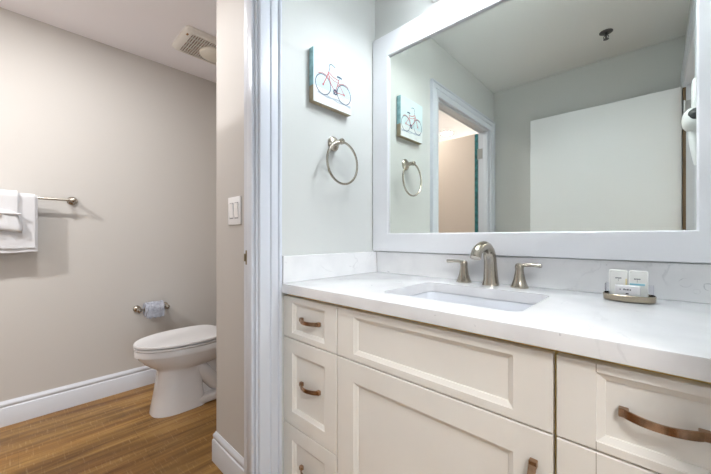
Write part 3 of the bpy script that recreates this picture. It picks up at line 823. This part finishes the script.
bm = nb(); loft(bm, [egg(0.478, 0.968, 0.177, 0.4290), egg(0.465, 0.974, 0.189, 0.4305), egg(0.465, 0.974, 0.189, 0.439), egg(0.469, 0.971, 0.185, 0.4445), egg(0.50, 0.945, 0.155, 0.4475), egg(0.6, 0.85, 0.06, 0.449)]); obj('lid', bm, M['seat'], t)
for s in (-1, 1):
    bm = nb(); loft(bm, [rrect(TXC + s * 0.1, 0.72, 0.02, 0.03, 0.008, 0.4050), rrect(TXC + s * 0.1, 0.72, 0.02, 0.03, 0.008, 0.4090)]); obj('bumper', bm, M['seat'], t)
    bm = nb(); loft(bm, [rrect(TXC + s * 0.1, 0.72, 0.02, 0.03, 0.008, 0.4235), rrect(TXC + s * 0.1, 0.72, 0.02, 0.03, 0.008, 0.4290)]); obj('bumper', bm, M['seat'], t)
for s in (-1, 1):
    bm = nb(); box(bm, TXC + s * 0.075 - 0.02, TXC + s * 0.075 + 0.02, 0.955, 0.995, 0.402, 0.440, 0.006, 2); obj('lid_hinge', bm, M['seat'], t)
bm = nb(); loft(bm, [rrect(TXC, 1.165, 0.195, 0.085, 0.03, 0.404), rrect(TXC, 1.160, 0.215, 0.100, 0.03, 0.45), rrect(TXC, 1.158, 0.222, 0.106, 0.03, 0.752)]); tk = obj('tank', bm, M['porcelain'], t)
bm = nb(); loft(bm, [rrect(TXC, 1.156, 0.228, 0.112, 0.03, 0.7522), rrect(TXC, 1.156, 0.235, 0.118, 0.03, 0.757), rrect(TXC, 1.156, 0.235, 0.118, 0.03, 0.778), rrect(TXC, 1.156, 0.226, 0.110, 0.03, 0.787)]); obj('tank_lid', bm, M['porcelain'], t)
bm = nb(); lathe(bm, [(0.014, 0), (0.014, 0.006), (0.008, 0.010), (0.007, 0.02)], (TXC - 0.165, 1.053, 0.716), (0, -1, 0), 14)
tube(bm, [(TXC - 0.165, 1.036, 0.716), (TXC - 0.13, 1.034, 0.714), (TXC - 0.095, 1.032, 0.710)], [0.007, 0.006, 0.007], 10); lv = obj('flush_lever', bm, M['nickel'], tk); lv['label'] = 'chrome flush lever'

# ------------------------------------------------------------------ toilet paper
TPY, TPZ, TPX = 0.673, H - 0.515, XL + 0.072
t = thing('paper_holder', 'satin nickel toilet paper holder on the left wall by the toilet', 'toilet paper holder', (XL, TPY, TPZ))
for s in (-1, 1):
    bm = nb(); lathe(bm, [(0.024, 0), (0.024, 0.006), (0.020, 0.012), (0.011, 0.017), (0.0095, 0.058), (0.014, 0.062), (0.016, 0.072), (0.014, 0.082), (0.006, 0.087), (0.001, 0.088)], (XL, TPY + s * 0.088, TPZ), (1, 0, 0)); obj('post', bm, M['nickel'], t)
bm = nb(); tube(bm, [(TPX, TPY - 0.088, TPZ), (TPX, TPY + 0.088, TPZ)], 0.0075, 10); obj('rod', bm, M['nickel'], t)
t = thing('toilet_roll', 'crumpled roll of toilet paper on its wall holder', 'toilet roll', (TPX, TPY, TPZ - 0.045))
bm = nb(); rings = []
RC = (0.050, 0.054)
nseg = 22
for i in range(nseg + 1):
    yy = TPY - 0.057 + 0.114 * i / nseg; rg = []
    for k in range(36):
        a = 2 * PI * k / 36
        rr = 0.049 + 0.0042 * math.sin(5 * a + 2.1 * math.sin(i * 0.9)) * math.sin(i * 1.3) + random.uniform(-0.0022, 0.0022)
        rg.append(Vector((TPX + rr * math.cos(a), yy, TPZ - 0.0 + rr * math.sin(a))))
    rings.append(rg)
inner = [[Vector((TPX + 0.0185 * math.cos(2 * PI * k / 36), yy, TPZ + 0.0185 * math.sin(2 * PI * k / 36))) for k in range(36)] for yy in (TPY + 0.057, TPY - 0.057)]
loft(bm, rings + inner + [rings[0]], False, False)
obj('paper', bm, M['paper'], t)
bm = nb()
top, bot = [], []
pr = [(TPX + 0.0478 * math.cos(a), TPZ + 0.0478 * math.sin(a)) for a in (0.9, 0.6, 0.3, 0.0)] + [(TPX + 0.0495, TPZ - 0.02), (TPX + 0.049, TPZ - 0.045), (TPX + 0.0475, TPZ - 0.058)]
rings = []
for i in range(13):
    yy = TPY - 0.055 + 0.110 * i / 12
    rg = [Vector((x + 0.002 * math.sin(i * 1.7 + j), yy, z + (0.006 * math.sin(i * 1.9) if j == len(pr) - 1 else 0))) for j, (x, z) in enumerate(pr)]
    rings.append(rg + [p + Vector((-0.0012, 0, 0)) for p in rg[::-1]])
loft(bm, rings); obj('loose_sheet', bm, M['paper'], t)
bm = nb(); lathe(bm, [(0.0182, -0.0575), (0.0182, 0.0575), (0.0165, 0.0575), (0.0165, -0.0575), (0.0182, -0.0575)], (TPX, TPY, TPZ), (0, 1, 0)); obj('cardboard_core', bm, plain('cardboard', (0.42, 0.32, 0.22), 0.9), t)

# ------------------------------------------------------------------ towel bar and towels
BZ, BX, BY0, BY1 = H + 0.232, XL + 0.068, -0.40, 0.236
t = thing('towel_bar', 'satin nickel towel bar on the left wall of the toilet room', 'towel bar', (XL, (BY0 + BY1) / 2, BZ))
for y in (BY0, BY1):
    bm = nb(); lathe(bm, [(0.027, 0), (0.027, 0.006), (0.023, 0.012), (0.013, 0.017), (0.0105, 0.050), (0.014, 0.055), (0.016, 0.068), (0.014, 0.078), (0.007, 0.084), (0.001, 0.085)], (XL, y, BZ), (1, 0, 0)); obj('post', bm, M['nickel'], t)
bm = nb(); tube(bm, [(BX, BY0, BZ), (BX, BY1, BZ)], 0.0075, 12); obj('bar', bm, M['nickel'], t)

def drape(y0, y1, zf, zb, r, th, wob, seed, ny=26, flare=0.0):
    """cloth hung over the bar: a closed sheet from the front hem over the bar to the back hem"""
    rnd = random.Random(seed); ph = [rnd.uniform(0, 6) for _ in range(6)]
    prof = []                                   # (x, z, outward normal, drop)
    nf = 14
    for i in range(nf): z = zf + (BZ - zf) * i / nf; prof.append((BX + r, z, (1, 0), (BZ - z)))
    for i in range(9):
        a = PI * i / 8; prof.append((BX + r * math.cos(a), BZ + r * math.sin(a), (math.cos(a), math.sin(a)), 0))
    for i in range(1, nf + 1): z = BZ + (zb - BZ) * i / nf; prof.append((BX - r, z, (-1, 0), (BZ - z)))
    rings = []
    for j in range(ny + 1):
        v = j / ny; y = y0 + (y1 - y0) * v
        out, inr = [], []
        for x, z, nrm, drop in prof:
            k = min(1, drop / 0.12)
            dd = wob * k * (math.sin(9 * v * PI + ph[0]) * 0.5 + math.sin(17 * v + ph[1] + 9 * drop) * 0.5 + 0.3 * math.sin(31 * v + ph[2]))
            dz = 0.003 * math.sin(13 * v + ph[3]) * k
            yy = y + (y - (y0 + y1) / 2) * flare * drop
            if nrm[0] < -0.5: dd = min(0.0, -abs(dd)) * 0.3
            out.append(Vector((x + dd + nrm[0] * th, yy, z + dz + nrm[1] * th)))
            inr.append(Vector((x + dd, yy, z + dz)))
        rings.append(out + inr[::-1])
    bm = nb(); loft(bm, rings)
    return bm
bm = drape(-0.36, 0.078, H - 0.085, H - 0.075, 0.0085, 0.006, 0.002, 1)
o = obj('bath_towel', bm, M['towel'], sharp=1.2); rebase(o)
tag(o, 'white bath towel folded over the towel bar beneath the other cloths', 'towel')
bm = drape(-0.36, 0.066, H - 0.060, H - 0.055, 0.0165, 0.006, 0.003, 2)
o = obj('hand_towel', bm, M['towel'], sharp=1.2); rebase(o)
tag(o, 'white hand towel laid over the bath towel with a slightly shorter hem', 'towel')
# washcloth tied over the middle of the towels: a gathered band above, a fanned skirt below
bm = drape(-0.30, -0.004, H + 0.135, H + 0.15, 0.026, 0.009, 0.003, 3, ny=16)
rings = []
for j in range(21):
    v = j / 20; y = -0.30 + 0.305 * v; rg = []
    for zz, xx in ((0.150, 0.0), (0.146, 0.030), (0.125, 0.036), (0.100, 0.030), (0.070, 0.038), (0.045, 0.036), (0.030, 0.028), (0.028, 0.0)):
        fold = 0.006 * math.sin(22 * v + 14 * zz) + 0.004 * math.sin(41 * v)
        rg.append(Vector((BX + 0.0255 + xx * 0.62 + (fold if xx > 0 else 0), y + 0.012 * math.sin(30 * zz) , H + zz + 0.006 * math.sin(9 * v + 1))))
    rings.append(rg)
loft(bm, rings)
rings = []
for j in range(13):
    v = j / 12
    cy_ = -0.30 + 0.31 * v
    rr = 0.010 + 0.003 * math.sin(11 * v)
    rings.append([Vector((BX + 0.046 + rr * math.cos(2 * PI * k / 10), cy_, H + 0.143 - 0.012 * v + 0.8 * rr * math.sin(2 * PI * k / 10))) for k in range(10)])
loft(bm, rings)
o = obj('washcloth', bm, M['towel'], sharp=1.4); rebase(o)
tag(o, 'white washcloth with a fanned fold tied over the front of the towels', 'towel')

# ------------------------------------------------------------------ exhaust fan, sprinkler, ceiling lamps, added hall fill
fx0, fx1, fy0, fy1 = -2.405, -2.095, 0.712, 1.07
fcx, fcy = (fx0 + fx1) / 2, (fy0 + fy1) / 2
t = thing('exhaust_fan', 'ivory exhaust fan cover with round lamp lens on the toilet room ceiling', 'exhaust fan', (fcx, fcy, CZ - 0.03))
bm = nb()
hx, hy = (fx1 - fx0) / 2, (fy1 - fy0) / 2
ix, iy = hx - 0.032, hy - 0.045
loft(bm, [rrect(fcx, fcy, hx, hy, 0.03, CZ), rrect(fcx, fcy, hx, hy, 0.03, CZ - 0.012), rrect(fcx, fcy, hx - 0.012, hy - 0.014, 0.025, CZ - 0.026), rrect(fcx, fcy, hx - 0.028, hy - 0.036, 0.02, CZ - 0.030),
          rrect(fcx, fcy, ix, iy, 0.012, CZ - 0.030), rrect(fcx, fcy, ix, iy, 0.012, CZ - 0.012)], True, False)
obj('cover', bm, M['grille'], t)
bm = nb(); box(bm, fcx - ix, fcx + ix, fcy - iy, fcy + iy, CZ - 0.014, CZ - 0.010); obj('dark_backing', bm, M['fan_dark'], t)
bm = nb(); k = 0; yy = fcy - iy + 0.008
while yy < fcy + iy - 0.004:
    box(bm, fcx - ix, fcx + ix, yy, yy + 0.0058, CZ - 0.030, CZ - 0.021); yy += 0.0148
for xx in (-0.5, 0, 0.5): box(bm, fcx + xx * ix * 2 * 0.5 - 0.002, fcx + xx * ix * 2 * 0.5 + 0.002, fcy - iy, fcy + iy, CZ - 0.024, CZ - 0.016)
obj('grille', bm, M['grille'], t)
bm = nb(); lathe(bm, [(0.088, 0.026), (0.090, 0.036), (0.084, 0.046), (0.065, 0.054), (0.035, 0.058), (0.001, 0.059)], (fcx + 0.0, fcy + 0.045, CZ), (0, 0, -1), 32); obj('lens', bm, M['lens'], t)
bm = nb(); box(bm, fcx + 0.088, fcx + 0.108, fy0 + 0.016, fy0 + 0.026, CZ - 0.0305, CZ - 0.026); obj('badge', bm, M['fan_dark'], t)

t = thing('fire_sprinkler', 'chrome fire sprinkler on the ceiling seen in the mirror', 'sprinkler', (-0.23, -0.03, CZ - 0.05))
bm = nb(); lathe(bm, [(0.036, 0), (0.036, 0.003), (0.030, 0.007), (0.016, 0.010), (0.015, 0.006)], (-0.23, -0.03, CZ), (0, 0, -1)); obj('escutcheon', bm, M['dark_steel'], t)
bm = nb(); lathe(bm, [(0.009, 0.005), (0.009, 0.024), (0.005, 0.026), (0.005, 0.044), (0.0035, 0.046)], (-0.23, -0.03, CZ), (0, 0, -1), 12)
for s in (-1, 1): tube(bm, smooth_path([(-0.23 + s * 0.008, -0.03, CZ - 0.022), (-0.23 + s * 0.013, -0.03, CZ - 0.034), (-0.23 + s * 0.003, -0.03, CZ - 0.046)], 4), 0.002, 8)
obj('frame', bm, M['dark_steel'], t)
bm = nb(); lathe(bm, [(0.015, 0.046), (0.015, 0.0475), (0.001, 0.049)], (-0.23, -0.03, CZ), (0, 0, -1), 16); obj('deflector', bm, M['dark_steel'], t)

def downlight(x, y, label, glow, watts, col, group=None):
    t = thing('ceiling_downlight', label, 'ceiling light', (x, y, CZ), group)
    bm = nb(); lathe(bm, [(0.086, 0), (0.086, 0.004), (0.080, 0.007), (0.070, 0.007), (0.068, 0.002)], (x, y, CZ), (0, 0, -1), 32); obj('trim_ring', bm, M['enamel'], t)
    bm = nb(); lathe(bm, [(0.067, 0.001), (0.067, 0.0045), (0.001, 0.0055)], (x, y, CZ), (0, 0, -1), 32); obj('lens', bm, glow, t)
    ld = bpy.data.lights.new('downlight_lamp', 'AREA'); ld.energy = watts; ld.color = col[:3]; ld.shape = 'DISK'; ld.size = 0.125
    lo = bpy.data.objects.new('downlight_lamp', ld); C.objects.link(lo); lo.parent = t; lo.location = (0, 0, -0.0075)
downlight(-1.91, -1.15, 'lit round ceiling lamp seen through the doorway in the mirror', M['down_glow'], SHOWER_W, WARM_C)
downlight(-1.88, 0.06, 'lit round ceiling lamp over the towel bar', M['down_glow'], DOWN_W, WARM_C)
HLX, HLY = 0.82, -0.42
t = thing('hall_fill_light', 'added frosted fill dome on the unseen hall ceiling outside the entry door', 'ceiling light', (HLX, HLY, CZ))  # dome added in the unseen hall as soft frontal fill
bm = nb(); lathe(bm, [(0.225, 0), (0.225, 0.018), (0.215, 0.022)], (HLX, HLY, CZ), (0, 0, -1), 40); obj('base', bm, M['enamel'], t)
bm = nb(); lathe(bm, [(0.214, 0.0225), (0.212, 0.045), (0.19, 0.075), (0.14, 0.098), (0.07, 0.110), (0.001, 0.113)], (HLX, HLY, CZ), (0, 0, -1), 40); obj('dome', bm, M['hall_fill_glow'], t)

# ------------------------------------------------------------------ hair dryer on the right wall, seen only in the mirror
t = thing('hair_dryer', 'white wall hair dryer hanging near the right edge of the mirror', 'hair dryer', (XR, 0.72, H + 0.2))
bm = nb(); box(bm, 0.104, XR, 0.685, 0.755, H + 0.485, H + 0.620, 0.010, 3); obj('wall_holder', bm, M['white_plastic'], t)
bm = nb()
rings = []
for i in range(13):
    a = -PI / 2 + PI * i / 12
    cy_ = 0.722 + 0.056 * math.sin(a); k = max(0.02, math.cos(a)) ** 0.7
    rings.append([Vector((0.1062 + 0.0315 * k * math.cos(2 * PI * j / 24), cy_, H + 0.462 + 0.047 * k * math.sin(2 * PI * j / 24))) for j in range(24)])
loft(bm, rings)
tube(bm, smooth_path([(0.110, 0.722, H + 0.435), (0.112, 0.722, H + 0.38), (0.116, 0.722, H + 0.33), (0.121, 0.722, H + 0.285)], 4), lerp_list([0.018, 0.017, 0.0145, 0.011], 13), 14)
bd = obj('body', bm, M['white_plastic'], t, sharp=1.0)
bm = nb(); lathe(bm, [(0.0225, 0), (0.0225, 0.010), (0.018, 0.014), (0.001, 0.016)], (0.1135, 0.766, H + 0.472), (-0.25, 1, 0.15), 20); ik = obj('air_intake', bm, M['black'], t); ik['label'] = 'black air intake grille'
bm = nb(); pts = []
for i in range(90):
    u = i / 89; a = u * 2 * PI * 16
    pts.append((0.1235 + 0.0055 * math.cos(a), 0.722 + 0.0055 * math.sin(a), H + 0.287 - u * 0.34))
tube(bm, pts, 0.0026, 6); obj('coiled_cord', bm, M['white_plastic'], t)
